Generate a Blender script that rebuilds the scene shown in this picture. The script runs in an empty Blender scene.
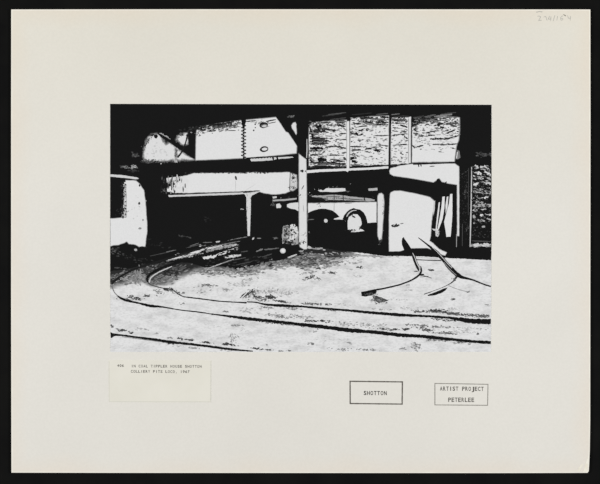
import bpy, bmesh, math, random
import numpy as np
from mathutils import Vector, noise

random.seed(7)
C = bpy.context.scene.collection

# ------------------------------------------------------------------ scale
# one unit of the tracing frame = 1 mm on the copy table
def W(px, py):
    return ((px - 300.0) / 1000.0, (242.0 - py) / 1000.0)

BOARD_T = 0.0030          # mount board thickness
PRINT_T = 0.00025         # photographic paper
LABEL_T = 0.00012

def lin(v):
    v = v / 255.0
    return v / 12.92 if v <= 0.04045 else ((v + 0.055) / 1.055) ** 2.4

# ------------------------------------------------------------------ materials
def new_mat(name):
    m = bpy.data.materials.new(name)
    m.use_nodes = True
    nt = m.node_tree
    b = nt.nodes['Principled BSDF']
    return m, nt, b

def noise_mix(nt, scale, detail, c1, c2, lo=0.35, hi=0.65, stretch=(1, 1, 1), rough=0.55):
    tc = nt.nodes.new('ShaderNodeTexCoord')
    mp = nt.nodes.new('ShaderNodeMapping')
    mp.inputs['Scale'].default_value = stretch
    n = nt.nodes.new('ShaderNodeTexNoise')
    n.inputs['Scale'].default_value = scale
    n.inputs['Detail'].default_value = detail
    n.inputs['Roughness'].default_value = rough
    r = nt.nodes.new('ShaderNodeValToRGB')
    r.color_ramp.elements[0].position = lo
    r.color_ramp.elements[0].color = (*c1, 1)
    r.color_ramp.elements[1].position = hi
    r.color_ramp.elements[1].color = (*c2, 1)
    nt.links.new(tc.outputs['Object'], mp.inputs['Vector'])
    nt.links.new(mp.outputs['Vector'], n.inputs['Vector'])
    nt.links.new(n.outputs['Fac'], r.inputs['Fac'])
    return r.outputs['Color']

def rgb(r, g, b):
    return (lin(r), lin(g), lin(b))

_inks = {}
def ink(v):
    """silver-gelatin tone of the print (8-bit grey)"""
    v = int(round(max(24, min(224, v)) / 4.0) * 4)
    v = max(v, 25)
    if v not in _inks:
        m, nt, b = new_mat('print_tone_%03d' % v)
        d = 3 if v > 60 else 1
        col = noise_mix(nt, 900, 2, rgb(v - d, v - d, v - d), rgb(v + d, v + d, v + d))
        nt.links.new(col, b.inputs['Base Color'])
        b.inputs['Roughness'].default_value = 0.75
        b.inputs['Specular IOR Level'].default_value = 0.0
        _inks[v] = m
    return _inks[v]

def flat_ink(name, c, d=4):
    m, nt, b = new_mat(name)
    col = noise_mix(nt, 1500, 2, rgb(c[0]-d, c[1]-d, c[2]-d), rgb(c[0]+d, c[1]+d, c[2]+d))
    nt.links.new(col, b.inputs['Base Color'])
    b.inputs['Roughness'].default_value = 0.9
    b.inputs['Specular IOR Level'].default_value = 0.0
    return m

def ground_mat():
    m, nt, b = new_mat('print_ground_tone')
    a = noise_mix(nt, 55, 5, rgb(204, 204, 204), rgb(223, 223, 223), 0.34, 0.54, (1, 2.2, 1), 0.62)
    g = noise_mix(nt, 330, 3, rgb(212, 212, 212), rgb(255, 255, 255), 0.30, 0.52, (1, 2.0, 1), 0.6)
    mx = nt.nodes.new('ShaderNodeMixRGB'); mx.blend_type = 'MULTIPLY'
    mx.inputs['Fac'].default_value = 0.55
    nt.links.new(a, mx.inputs['Color1']); nt.links.new(g, mx.inputs['Color2'])
    nt.links.new(mx.outputs['Color'], b.inputs['Base Color'])
    b.inputs['Roughness'].default_value = 0.75
    b.inputs['Specular IOR Level'].default_value = 0.0
    return m

def board_mat():
    """cream mount card, toned warmer along its edges with age"""
    m, nt, b = new_mat('aged_mount_card')
    base = noise_mix(nt, 7, 3, rgb(222, 219, 211), rgb(225, 222, 214), 0.35, 0.65)
    tc = nt.nodes.new('ShaderNodeTexCoord')
    sp = nt.nodes.new('ShaderNodeSeparateXYZ')
    nt.links.new(tc.outputs['Object'], sp.inputs[0])
    def math_n(op, a, bb=None, clamp=False):
        n = nt.nodes.new('ShaderNodeMath'); n.operation = op; n.use_clamp = clamp
        for i, v in enumerate((a, bb)):
            if v is None: continue
            if isinstance(v, (int, float)): n.inputs[i].default_value = v
            else: nt.links.new(v, n.inputs[i])
        return n.outputs[0]
    dx = math_n('SUBTRACT', 0.290, math_n('ABSOLUTE', sp.outputs['X']))
    dy = math_n('SUBTRACT', 0.2325, math_n('ABSOLUTE', sp.outputs['Y']))
    d = math_n('MINIMUM', dx, dy)
    nz = nt.nodes.new('ShaderNodeTexNoise'); nz.inputs['Scale'].default_value = 14
    nt.links.new(tc.outputs['Object'], nz.inputs['Vector'])
    d2 = math_n('ADD', d, math_n('MULTIPLY', math_n('SUBTRACT', nz.outputs['Fac'], 0.5), 0.03))
    f = math_n('SUBTRACT', 1.0, math_n('DIVIDE', d2, 0.020), True)
    f = math_n('MULTIPLY', f, 0.55)
    mx = nt.nodes.new('ShaderNodeMixRGB')
    nt.links.new(f, mx.inputs['Fac'])
    nt.links.new(base, mx.inputs['Color1'])
    mx.inputs['Color2'].default_value = (*rgb(226, 216, 202), 1)
    up = math_n('MULTIPLY', math_n('SUBTRACT', sp.outputs['Y'], 0.02), 5.0, True)      # yellower towards the top
    my = nt.nodes.new('ShaderNodeMixRGB'); my.blend_type = 'MULTIPLY'
    nt.links.new(up, my.inputs['Fac']); nt.links.new(mx.outputs['Color'], my.inputs['Color1'])
    my.inputs['Color2'].default_value = (0.995, 0.985, 0.945, 1)
    mx = my
    fine = noise_mix(nt, 420, 2, (0.975, 0.975, 0.975), (1, 1, 1))
    m2 = nt.nodes.new('ShaderNodeMixRGB'); m2.blend_type = 'MULTIPLY'; m2.inputs['Fac'].default_value = 1
    nt.links.new(mx.outputs['Color'], m2.inputs['Color1']); nt.links.new(fine, m2.inputs['Color2'])
    nt.links.new(m2.outputs['Color'], b.inputs['Base Color'])
    b.inputs['Roughness'].default_value = 0.95
    b.inputs['Specular IOR Level'].default_value = 0.1
    return m

def card_mat(name, c1, c2, scale=60):
    m, nt, b = new_mat(name)
    nt.links.new(noise_mix(nt, scale, 4, rgb(*c1), rgb(*c2)), b.inputs['Base Color'])
    b.inputs['Roughness'].default_value = 0.95
    b.inputs['Specular IOR Level'].default_value = 0.1
    return m

# ------------------------------------------------------------------ objects
def link(name, me, parent=None, label=None):
    o = bpy.data.objects.new(name, me)
    C.objects.link(o)
    if parent: o.parent = parent
    if label: o['label'] = label
    return o

def thing(name, loc, label, cat):
    o = bpy.data.objects.new(name, None)
    C.objects.link(o)
    o.empty_display_size = 0.05
    o.location = loc
    o['label'] = label
    o['category'] = cat
    return o

def slab(name, outline, z0, t, mat, parent=None, bevel=0.0, label=None, origin=(0, 0, 0)):
    bm = bmesh.new()
    vs = [bm.verts.new((W(*p)[0] - origin[0], W(*p)[1] - origin[1], z0 - origin[2])) for p in outline]
    f = bm.faces.new(vs)
    bm.normal_update()
    if f.normal.z < 0: f.normal_flip()
    r = bmesh.ops.extrude_face_region(bm, geom=[f])
    top = [v for v in r['geom'] if isinstance(v, bmesh.types.BMVert)]
    bmesh.ops.translate(bm, verts=top, vec=(0, 0, t))
    bmesh.ops.recalc_face_normals(bm, faces=bm.faces)
    if bevel:
        ed = [e for e in bm.edges if all(abs(v.co.z - (z0 - origin[2] + t)) < 1e-7 for v in e.verts)]
        bmesh.ops.bevel(bm, geom=ed, offset=bevel, segments=2, profile=0.6, affect='EDGES')
    me = bpy.data.meshes.new(name)
    bm.to_mesh(me); bm.free()
    me.materials.append(mat)
    return link(name, me, parent, label)

# ------------------------------------------------------------------ printed shapes
PO = Vector((*W(300.9, 228), BOARD_T))            # print's origin, on the board
PRINT_TOP = PRINT_T
LAYER = [0]
STEP = 2e-6

def fbm(x, y, s=1.0):
    return noise.noise((x * s, y * s, 3.7)) + 0.5 * noise.noise((x * s * 2.3, y * s * 2.3, 9.1))

def rag(pts, amp=0.35, step=1.4, freq=0.55, closed=True):
    out = []
    n = len(pts)
    for i in range(n if closed else n - 1):
        a = Vector(pts[i]); b = Vector(pts[(i + 1) % n])
        L = (b - a).length
        k = max(1, int(L / step))
        if L < 1e-6: continue
        nrm = Vector((-(b - a).y, (b - a).x)) / L
        for j in range(k):
            p = a + (b - a) * (j / k)
            w = amp * (1.0 if 0 < j else 0.5)
            p = p + nrm * (w * fbm(p.x, p.y, freq))
            out.append((p.x, p.y))
    return out

def offset(pts, d):
    n = len(pts)
    A = sum(pts[i][0] * pts[(i + 1) % n][1] - pts[(i + 1) % n][0] * pts[i][1] for i in range(n))
    s = 1 if A > 0 else -1
    out = []
    for i in range(n):
        p = Vector(pts[i]); a = Vector(pts[i - 2]); b = Vector(pts[(i + 2) % n])
        t = (b - a)
        if t.length < 1e-6: out.append(pts[i]); continue
        t.normalize()
        nn = Vector((t.y, -t.x)) * s
        q = p + nn * d
        out.append((q.x, q.y))
    return out

LEVELS = {}                      # stacking order of the printed shapes, cell by cell
CELL = 2.0                       # cells per traced unit
def cells(pts):
    xs = [p[0] for p in pts]; ys = [p[1] for p in pts]
    for i in range(int(min(xs) * CELL - .2), int(max(xs) * CELL + .2) + 1):
        for j in range(int(min(ys) * CELL - .2), int(max(ys) * CELL + .2) + 1):
            yield (i, j)

class Art:
    """one printed piece of the picture: flat shapes gathered into ONE mesh"""
    def __init__(self, name, label=None):
        self.name, self.label = name, label
        self.v, self.f, self.m, self.mats, self.idx = [], [], [], [], {}
    def slot(self, mat):
        if mat.name not in self.idx:
            self.idx[mat.name] = len(self.mats); self.mats.append(mat)
        return self.idx[mat.name]
    def lay(self): pass
    def add(self, pts, tone, mat=None):
        self.batch([pts], tone, mat)
    def batch(self, polys, tone, mat=None):
        out = []
        for pts in polys:
            n = len(pts)
            if n < 3: continue
            # keep every printed shape on the sheet
            pts = [(min(491.5 - max(0, y - 230) * .005, max(110.2, x)), min(351.75, max(103.85 + (x - 110) * .0024, y))) for x, y in pts]
            A = sum(pts[i][0] * pts[(i + 1) % n][1] - pts[(i + 1) % n][0] * pts[i][1] for i in range(n))
            if abs(A) < 1e-4: continue
            out.append(pts[::-1] if A > 0 else pts)
        if not out: return
        cs = set()
        for pts in out: cs.update(cells(pts))
        lv = 1 + max(LEVELS.get(c, 0) for c in cs)
        for c in cs: LEVELS[c] = lv
        LAYER[0] = max(LAYER[0], lv)
        z = PRINT_TOP + lv * STEP
        for pts in out:
            k = len(self.v)
            for x, y in pts:
                X, Y = W(x, y)
                self.v.append((X - PO.x, Y - PO.y, z))
            self.f.append(list(range(k, k + len(pts))))
            self.m.append(self.slot(mat or ink(tone)))
    def poly(self, pts, tone=222, amp=0.35, step=1.4, freq=0.55, mat=None):
        self.lay(); self.add(rag(pts, amp, step, freq) if amp else pts, tone, mat)
    def haze(self, pts, tin, tout, w=4.0, n=7, amp=0.8, freq=0.3, stretch=1.0, res=0.4):
        """a printed patch whose tone fades across a soft, uneven border"""
        P = np.array(pts, float)
        Q = np.roll(P, -1, 0)
        x0, y0 = P.min(0) - w; x1, y1 = P.max(0) + w
        xs = np.arange(x0, x1, res) + res / 2; ys = np.arange(y0, y1, res) + res / 2
        X, Y = np.meshgrid(xs, ys)
        D = np.full(X.shape, 1e9); IN = np.zeros(X.shape, bool)
        for a, b in zip(P, Q):
            d = b - a; L2 = max(1e-9, (d * d).sum())
            t = np.clip(((X - a[0]) * d[0] + (Y - a[1]) * d[1]) / L2, 0, 1)
            D = np.minimum(D, np.hypot(X - a[0] - t * d[0], Y - a[1] - t * d[1]))
            if abs(d[1]) > 1e-9:
                c = ((a[1] > Y) != (b[1] > Y)) & (X < d[0] * (Y - a[1]) / d[1] + a[0])
                IN ^= c
        D = np.where(IN, D, -D)
        near = np.abs(D) < w / 2 + amp * 2
        for i, j in zip(*np.nonzero(near)):
            D[i, j] += amp * fbm(X[i, j] / stretch, Y[i, j], freq) + amp * .5 * fbm(X[i, j] / stretch + 40, Y[i, j], freq * 3.1)
        for k in range(n):
            th = -w / 2 + w * k / max(1, n - 1)
            M = D > th
            quads = []
            for i in range(len(ys)):
                r = M[i]
                if not r.any(): continue
                e = np.flatnonzero(np.diff(np.concatenate(([0], r.astype(int), [0]))))
                for p, q in zip(e[::2], e[1::2]):
                    ax, bx = xs[p] - res / 2, xs[q - 1] + res / 2
                    ay, by = ys[i] - res / 2, ys[i] + res / 2
                    quads.append([(ax, ay), (bx, ay), (bx, by), (ax, by)])
            self.batch(quads, tout + (tin - tout) * (k + 1.0) / n)
    def soft(self, pts, tin, tout, w=3.0, n=5, amp=0.5, step=1.2, freq=0.35):
        base = rag(pts, amp, step, freq)
        for i in range(n):
            t = (i + 1.0) / n
            self.lay()
            self.add(offset(base, w / 2 - w * i / max(1, n - 1)), tout + (tin - tout) * t)
    def stroke(self, x0, y0, x1, y1, w, tone=26, amp=0.3, taper=True):
        L = math.hypot(x1 - x0, y1 - y0)
        if L < 1e-3: return
        tx, ty = (x1 - x0) / L, (y1 - y0) / L
        n = max(3, int(L / 1.1))
        up, dn = [], []
        for i in range(n + 1):
            t = i / n
            h = w / 2 * ((math.sin(math.pi * (0.12 + 0.76 * t)) ** 0.6) if taper else 1.0)
            p = (x0 + (x1 - x0) * t, y0 + (y1 - y0) * t)
            a = max(0.08, h + amp * w * 0.5 * fbm(p[0] + 31, p[1], 0.9))
            b = max(0.08, h + amp * w * 0.5 * fbm(p[0], p[1] + 57, 0.9))
            up.append((p[0] - ty * a, p[1] + tx * a))
            dn.append((p[0] + ty * b, p[1] - tx * b))
        self.add(up + dn[::-1], tone)
    def path(self, pts, tone=26, amp=0.2):
        """pts: (x, y, width) polyline with varying width, smoothed"""
        P = []
        n = len(pts)
        for i in range(n - 1):
            p0 = pts[max(0, i - 1)]; p1 = pts[i]; p2 = pts[i + 1]; p3 = pts[min(n - 1, i + 2)]
            L = math.hypot(p2[0] - p1[0], p2[1] - p1[1])
            k = max(2, int(L / 1.3))
            for j in range(k):
                t = j / k
                q = [0.5 * (2 * b + (c - a) * t + (2 * a - 5 * b + 4 * c - d) * t * t + (3 * b - a - 3 * c + d) * t ** 3)
                     for a, b, c, d in zip(p0, p1, p2, p3)]
                P.append(q)
        P.append(pts[-1])
        up, dn = [], []
        for i, p in enumerate(P):
            a = P[max(0, i - 1)]; b = P[min(len(P) - 1, i + 1)]
            L = math.hypot(b[0] - a[0], b[1] - a[1]) or 1
            nx, ny = -(b[1] - a[1]) / L, (b[0] - a[0]) / L
            h = max(0.1, p[2] / 2)
            u = h + amp * h * fbm(p[0], p[1] + 11, 0.6)
            d = h + amp * h * fbm(p[0] + 23, p[1], 0.6)
            up.append((p[0] + nx * u, p[1] + ny * u)); dn.append((p[0] - nx * d, p[1] - ny * d))
        self.lay()
        # strips of quads keep sharp bends clean
        self.batch([[up[i], up[i + 1], dn[i + 1], dn[i]] for i in range(len(P) - 1)], tone)
    def blob(self, cx, cy, rx, ry, tone=26, amp=0.25, n=10, ang=0.0):
        pts = []
        ca, sa = math.cos(ang), math.sin(ang)
        ph = random.random() * 9
        for i in range(n):
            t = 2 * math.pi * i / n
            k = 1 + amp * noise.noise((math.cos(t) * 1.3 + ph, math.sin(t) * 1.3 + cx, cy))
            x, y = rx * k * math.cos(t), ry * k * math.sin(t)
            pts.append((cx + x * ca - y * sa, cy + x * sa + y * ca))
        self.add(pts, tone)
    def stipple(self, cx, cy, rx, ry, n, tones=(60, 150), size=(0.5, 1.3), aspect=2.2, ang=0.0, clip=None, jit=0.25, uniform=False):
        """grain scattered round a place; tones picked per clot, lighter ones first"""
        items = []
        ra = 0.0 if uniform else ang
        ca, sa = math.cos(ra), math.sin(ra)
        tries = 0
        while len(items) < n and tries < n * 12:
            tries += 1
            if uniform:
                u, v = random.uniform(-1, 1) * rx, random.uniform(-1, 1) * ry
            else:
                u, v = max(-2.2, min(2.2, random.gauss(0, .55))) * rx, max(-2.2, min(2.2, random.gauss(0, .55))) * ry
            x, y = cx + u * ca - v * sa, cy + u * sa + v * ca
            if clip and not clip(x, y): continue
            if not (110.8 < x < 490.6 and 104.5 < y < 351.4): continue
            s = random.uniform(*size)
            items.append((random.uniform(*tones), x, y, s))
        items.sort(key=lambda q: -q[0])
        nb = 4
        for b in range(nb):
            self.lay()
            for tone, x, y, s in items[b * len(items) // nb:(b + 1) * len(items) // nb]:
                self.blob(x, y, s * aspect * random.uniform(.6, 1.2) / 1.5, s * random.uniform(.6, 1.1) / 1.5, tone, 0.5, 7, ang + random.gauss(0, jit))
    def build(self, parent, name=None):
        me = bpy.data.meshes.new(self.name)
        me.from_pydata(self.v, [], self.f)
        for m in self.mats: me.materials.append(m)
        me.polygons.foreach_set('material_index', self.m)
        me.update()
        return link(self.name, me, parent, self.label)

def t6(x0, y0, pts):
    return [(x0 + p[0] / 6.0, y0 + p[1] / 6.0) + tuple(p[2:]) for p in pts]

# ================================================================== SETTING
bk = card_mat('black_copy_cloth', (19, 19, 19), (23, 23, 22), 25)
bk.node_tree.nodes['Principled BSDF'].inputs['Specular IOR Level'].default_value = 0.0
bm = bmesh.new()
bmesh.ops.create_grid(bm, x_segments=8, y_segments=8, size=1.4)
bmesh.ops.translate(bm, verts=bm.verts, vec=(0, 0, 0))
me = bpy.data.meshes.new('backdrop'); bm.to_mesh(me); bm.free()
me.materials.append(bk)
back = link('backdrop', me)
back['kind'] = 'structure'
back['label'] = 'plain black backing surface under the cream mount board'

# ================================================================== MOUNT BOARD
BM = board_mat()
mount = thing('mount_board', (0, 0, 0), 'large cream mount card with warm toned edges lying on the black backing', 'mount board')
outline = [(11.1, 9.3), (200, 9.1), (400, 9.2), (590.5, 9.3), (590.6, 120), (590.4, 300), (590.3, 420), (589.9, 450),
           (589.3, 464), (588.9, 471.0), (587.6, 473.0), (500, 473.2), (300, 473.1), (120, 473.0), (11.3, 472.8), (11.0, 300), (11.0, 120)]
card = slab('card', outline, 0.0, BOARD_T, BM, mount, 0.0004)
rim = card_mat('card_edge_highlight', (232, 228, 218), (244, 242, 230), 90)  # bright edge highlight painted as a paler ring round the card's top face
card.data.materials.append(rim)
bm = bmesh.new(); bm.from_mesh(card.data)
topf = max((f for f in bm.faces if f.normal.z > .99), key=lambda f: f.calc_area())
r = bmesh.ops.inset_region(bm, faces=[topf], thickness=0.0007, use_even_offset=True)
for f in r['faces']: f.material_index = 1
bm.to_mesh(card.data); bm.free()

# frayed bottom right corner: lifted paper fibres
fray = card_mat('bare_card_fibre', (228, 222, 206), (236, 232, 220), 200)
bm = bmesh.new()
def flap(pts, h):
    vs = [bm.verts.new((*W(x, y), BOARD_T + z)) for x, y, z in pts]
    c = Vector((0, 0, 0))
    for v in vs: c += v.co
    c /= len(vs)
    cv = bm.verts.new((c.x, c.y, BOARD_T + h))
    for i in range(len(vs)):
        bm.faces.new((vs[i], vs[(i + 1) % len(vs)], cv))
Z = 0.00004
flap([(577.6, 471.6, Z), (578.6, 467.6, Z), (581.4, 464.4, Z), (583.2, 463.6, Z), (582.6, 466.6, Z), (580.2, 469.6, Z), (579.2, 471.8, Z)], 0.00035)
flap([(583.0, 471.9, Z), (584.6, 466.6, Z), (587.0, 459.0, Z), (588.2, 455.6, Z), (588.4, 462, Z), (587.6, 468, Z), (587.0, 471.6, Z)], 0.0004)
bmesh.ops.recalc_face_normals(bm, faces=bm.faces)
me = bpy.data.meshes.new('frayed_corner'); bm.to_mesh(me); bm.free(); me.materials.append(fray)
link('frayed_corner', me, mount, 'pale frayed and creased bottom right corner of the card')

# ---- marks on the card: ink and pencil, as thin raised films
FONT = bpy.data.curves.new('letter_source', 'FONT')
def glyphs(ch, size):
    FONT.body = ch; FONT.size = size; FONT.align_x = 'CENTER'; FONT.extrude = 0
    FONT.resolution_u = 3; FONT.offset = 0.024
    o = bpy.data.objects.new('letter_source', FONT)
    C.objects.link(o)
    dg = bpy.context.evaluated_depsgraph_get(); dg.update()
    me = o.evaluated_get(dg).to_mesh()
    vs = [v.co.copy() for v in me.vertices]
    fs = [list(p.vertices) for p in me.polygons]
    o.evaluated_get(dg).to_mesh_clear()
    bpy.data.objects.remove(o)
    return vs, fs

def lettering(name, lines, mat, parent, z, origin=(0, 0, 0), label=None, bold=0.0):
    """lines: (text, x_left, y_baseline, pitch, cap height, slope); one mesh"""
    V, F = [], []
    cache = {}
    for text, x, y, pitch, cap, slope, wide in lines:
        for i, ch in enumerate(text):
            if ch == ' ': continue
            if ch not in cache: cache[ch] = glyphs(ch, 1.0)
            vs, fs = cache[ch]
            cx = x + (i + 0.5) * pitch
            cy = y + slope * (cx - x)
            wch = max(v.x for v in vs) - min(v.x for v in vs)
            sx = pitch * 0.80 / max(wch, 0.12)
            if ch in "I1'": sx = cap / 0.73 * 1.05
            if ch in '.,': sx = cap / 0.73
            mx = (max(v.x for v in vs) + min(v.x for v in vs)) / 2
            sy = cap / 0.73
            k = len(V)
            for v in vs:
                X, Y = W(cx + (v.x - mx) * sx, cy - v.y * sy)
                V.append((X - origin[0], Y - origin[1], z - origin[2]))
            for f in fs: F.append([k + q for q in f])
    me = bpy.data.meshes.new(name)
    me.from_pydata(V, [], F); me.materials.append(mat); me.update()
    return link(name, me, parent, label)

def frame_mesh(name, quad, w, mat, parent, z, label=None):
    V, F = [], []
    n = 4
    for i in range(4):
        a = Vector(quad[i]); b = Vector(quad[(i + 1) % 4])
        d = (b - a).normalized(); nn = Vector((-d.y, d.x))
        L = (b - a).length
        k = int(L / 1.5)
        for j in range(k):
            p = a - d * (w / 2 if j == 0 else 0) + d * (L * j / k); q = a + d * (L * (j + 1) / k) + d * (w / 2 if j == k - 1 else 0)
            wp = w * (1 + .22 * fbm(p.x, p.y, .8)); wq = w * (1 + .22 * fbm(a.x + d.x * L * (j + 1) / k, a.y + d.y * L * (j + 1) / k, .8))
            s = len(V)
            for r, ww in ((p + nn * wp / 2, 0), (q + nn * wq / 2, 0), (q - nn * wq / 2, 0), (p - nn * wp / 2, 0)):
                V.append((*W(r.x, r.y), z + (i % 2) * 3e-6))
            F.append([s + 3, s + 2, s + 1, s])
    me = bpy.data.meshes.new(name); me.from_pydata(V, [], F); me.materials.append(mat); me.update()
    bm = bmesh.new(); bm.from_mesh(me); bmesh.ops.recalc_face_normals(bm, faces=bm.faces)
    for f in bm.faces:
        if f.normal.z < 0: f.normal_flip()
    bm.to_mesh(me); bm.free()
    return link(name, me, parent, label)

ZI = BOARD_T + 0.00003
ink_a = flat_ink('stamp_ink_dark', (98, 94, 88), 10)
ink_a2 = flat_ink('stamp_ink_dark_letters', (56, 54, 51), 6)
ink_b = flat_ink('stamp_ink_faded', (132, 129, 122), 10)
ink_b2 = flat_ink('stamp_ink_faded_letters', (88, 85, 80), 8)
st = frame_mesh('ink_stamp', [(350.1, 381.3), (402.4, 381.9), (402.1, 404.1), (350.2, 403.5)], 1.25, ink_a, mount, ZI, 'dark rectangular stamp reading SHOTTON')
lettering('stamp_lettering', [('SHOTTON', 363.4, 394.9, 3.38, 4.1, 0.006, 1)], ink_a2, st, ZI)
st2 = frame_mesh('ink_stamp', [(434.9, 383.4), (488.0, 384.3), (487.6, 405.3), (434.9, 404.9)], 0.8, ink_b, mount, ZI, 'fainter rectangular stamp reading ARTIST PROJECT PETERLEE')
lettering('stamp_lettering', [('ARTIST PROJECT', 439.6, 390.5, 3.17, 4.2, 0.008, 1), ('PETERLEE', 447.9, 401.8, 3.32, 4.4, 0.004, 1)], ink_b2, st2, ZI)

# faint pencil note at the top right
pc = flat_ink('soft_pencil', (172, 171, 164), 8)
pcd = flat_ink('firm_pencil', (126, 122, 112), 8)
V, F, MI = [], [], []
def pencil(pts, w, mi=0):
    for i in range(len(pts) - 1):
        a = Vector(pts[i]); b = Vector(pts[i + 1]); d = (b - a)
        if d.length < 1e-6: continue
        nn = Vector((-d.y, d.x)).normalized() * w / 2
        s = len(V)
        for r in (a + nn, b + nn, b - nn, a - nn): V.append((*W(r.x, r.y), ZI + 2e-6 * (i % 2)))
        F.append([s + 3, s + 2, s + 1, s]); MI.append(mi)
pencil([(537.5, 16.3), (539, 16), (540.8, 16.8), (538.6, 20.6), (541.6, 20.2)], .55)
pencil([(543.6, 17.2), (545.6, 16.2), (547.2, 20.4)], .5)
pencil([(549.6, 16), (548.4, 19.2), (551.4, 19)], .55)
pencil([(551, 16.4), (550.6, 21)], .5)
pencil([(554.8, 15.4), (553.2, 21)], .55)
pencil([(557.6, 16), (556.8, 20.4)], .5)
pencil([(562.6, 15.6), (560.6, 17.6), (560.8, 20.2), (562.8, 20), (562.8, 18.2), (561, 18.6)], .5)
pencil([(563.4, 14.6), (564.6, 15.2), (566.0, 15.9)], .8, 1)
pencil([(567.6, 15.4), (568.4, 18.4), (571, 18)], .5)
pencil([(570.4, 16), (570.2, 20.4)], .45)
pencil([(536.2, 12.2), (539.5, 11.6), (542.5, 11.9)], .7)
me = bpy.data.meshes.new('pencil_note'); me.from_pydata(V, [], F); me.materials.append(pc); me.materials.append(pcd)
me.polygons.foreach_set('material_index', MI); me.update()
bm = bmesh.new(); bm.from_mesh(me)
bmesh.ops.recalc_face_normals(bm, faces=bm.faces)
for f in bm.faces:
    f.normal_update()
    if f.normal.z < 0: f.normal_flip()
bm.to_mesh(me); bm.free()
link('pencil_note', me, mount, 'faint pencilled figures near the top right corner')

# ================================================================== CAPTION LABEL
lab_m = card_mat('cream_label_paper', (221, 218, 206), (225, 222, 211), 30)
LO = Vector((*W(160, 380), BOARD_T))
lab = thing('caption_label', LO, 'small cream paper label with two typed lines, pasted below the print', 'label')
slab('label_paper', rag([(108.6, 360.0), (150, 360.1), (211.4, 360.4), (211.2, 380), (211.0, 401.9), (160, 402.4), (108.9, 402.0), (108.5, 380)], 0.25, 2.0), BOARD_T, LABEL_T, lab_m, lab, 0.0, None, LO)
edge_m = flat_ink('label_edge_tone', (210, 208, 197), 3)  # slightly darker lines along the label's sides and foot
V, F = [], []
def line_strip(x0, y0, x1, y1, w):
    a = Vector((x0, y0)); b = Vector((x1, y1)); d = (b - a).normalized(); nn = Vector((-d.y, d.x)) * w / 2
    s = len(V)
    for r in (a - nn, b - nn, b + nn, a + nn):
        X, Y = W(r.x, r.y); V.append((X - LO.x, Y - LO.y, LABEL_T + 1e-5))
    F.append([s + 3, s + 2, s + 1, s])
line_strip(108.9, 401.6, 210.9, 401.8, .7)
line_strip(210.9, 361, 210.6, 401.4, .8)
line_strip(109.2, 361, 109.4, 401, .5)
me = bpy.data.meshes.new('label_edge_line'); me.from_pydata(V, [], F); me.materials.append(edge_m); me.update()
link('label_edge_line', me, lab, 'thin darker line round the label edge')
ty = flat_ink('typewriter_ink', (104, 101, 96), 10)
ZL = BOARD_T + LABEL_T + 0.00002
lettering('typed_lettering', [
    ('406', 117.0, 366.8, 2.35, 2.6, 0.0, 1),
    ('IN COAL TIPPLER HOUSE SHOTTON', 131.0, 367.3, 2.445, 2.7, 0.006, 1),
    ('COLLIERY PITS LOCO, 1967', 130.6, 372.6, 2.47, 2.7, 0.006, 1)], ty, lab, ZL, LO)

# ================================================================== PHOTOGRAPHIC PRINT
prt = thing('photographic_print', PO, 'stark black and white photograph of a colliery shed with curving rails, mounted on the card', 'photograph')
sheet_m = ink(220)
slab('print_paper', [(110.1, 103.8), (300, 104.2), (491.7, 104.7), (491.3, 230), (490.9, 351.9), (300, 352.1), (110.5, 352.0), (110.2, 230)],
     BOARD_T, PRINT_T, sheet_m, prt, 0.0, None, PO)
WHITE, K = 219, 26

# ---- ground
g = Art('ground', 'pale trampled yard floor pictured across the lower half of the print')
g.poly([(110.4, 262), (200, 240), (308, 240), (491.4, 244), (491, 351.8), (110.4, 351.8)], 0, 0, mat=ground_mat())
g.build(prt)

gs = Art('ground_shade', 'grey grainy shade where the yard meets the shed')
gs.haze([(104, 240), (352, 240), (352, 253.4), (344, 256.5), (326, 258.4), (318, 262), (306, 266.5), (298, 265), (286, 262), (262, 267.5), (244, 271.5), (222, 269), (208, 267.5),
         (196, 270.4), (184, 274), (178, 278), (168, 282), (156, 284.5), (150, 283.5), (144, 280.5), (138, 279), (130, 279.5), (121, 283.4), (113, 286), (104, 289)], 44, 214, 7, 12, 1.5, .23, 1.8)

# ---- the dark shed
sh = Art('shed_interior', 'solid black roof and shadow of the shed in the upper half of the print')
sh.poly([(109.6, 103.2), (492.4, 104.0), (492.2, 200), (491.2, 260.3), (475, 259.4), (455, 258.4), (440, 257.5), (420, 256.2), (400, 256), (388, 256.2), (375, 254.8), (366, 253.4),
         (343, 251.2), (327, 248.6), (316, 247), (308, 246), (304, 248), (303, 254), (300, 257), (294, 256.5), (288, 258), (280, 260), (270, 261.5), (262, 264.5), (255, 267),
         (247, 268.5), (240, 270), (232, 269.0), (222, 266.5), (205, 267.5), (190, 263), (176, 262), (160, 263), (146, 264), (134, 267.5), (124, 269.6), (109.6, 271.2)], K, 0.5)
def notwhite(x, y): return True
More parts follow.
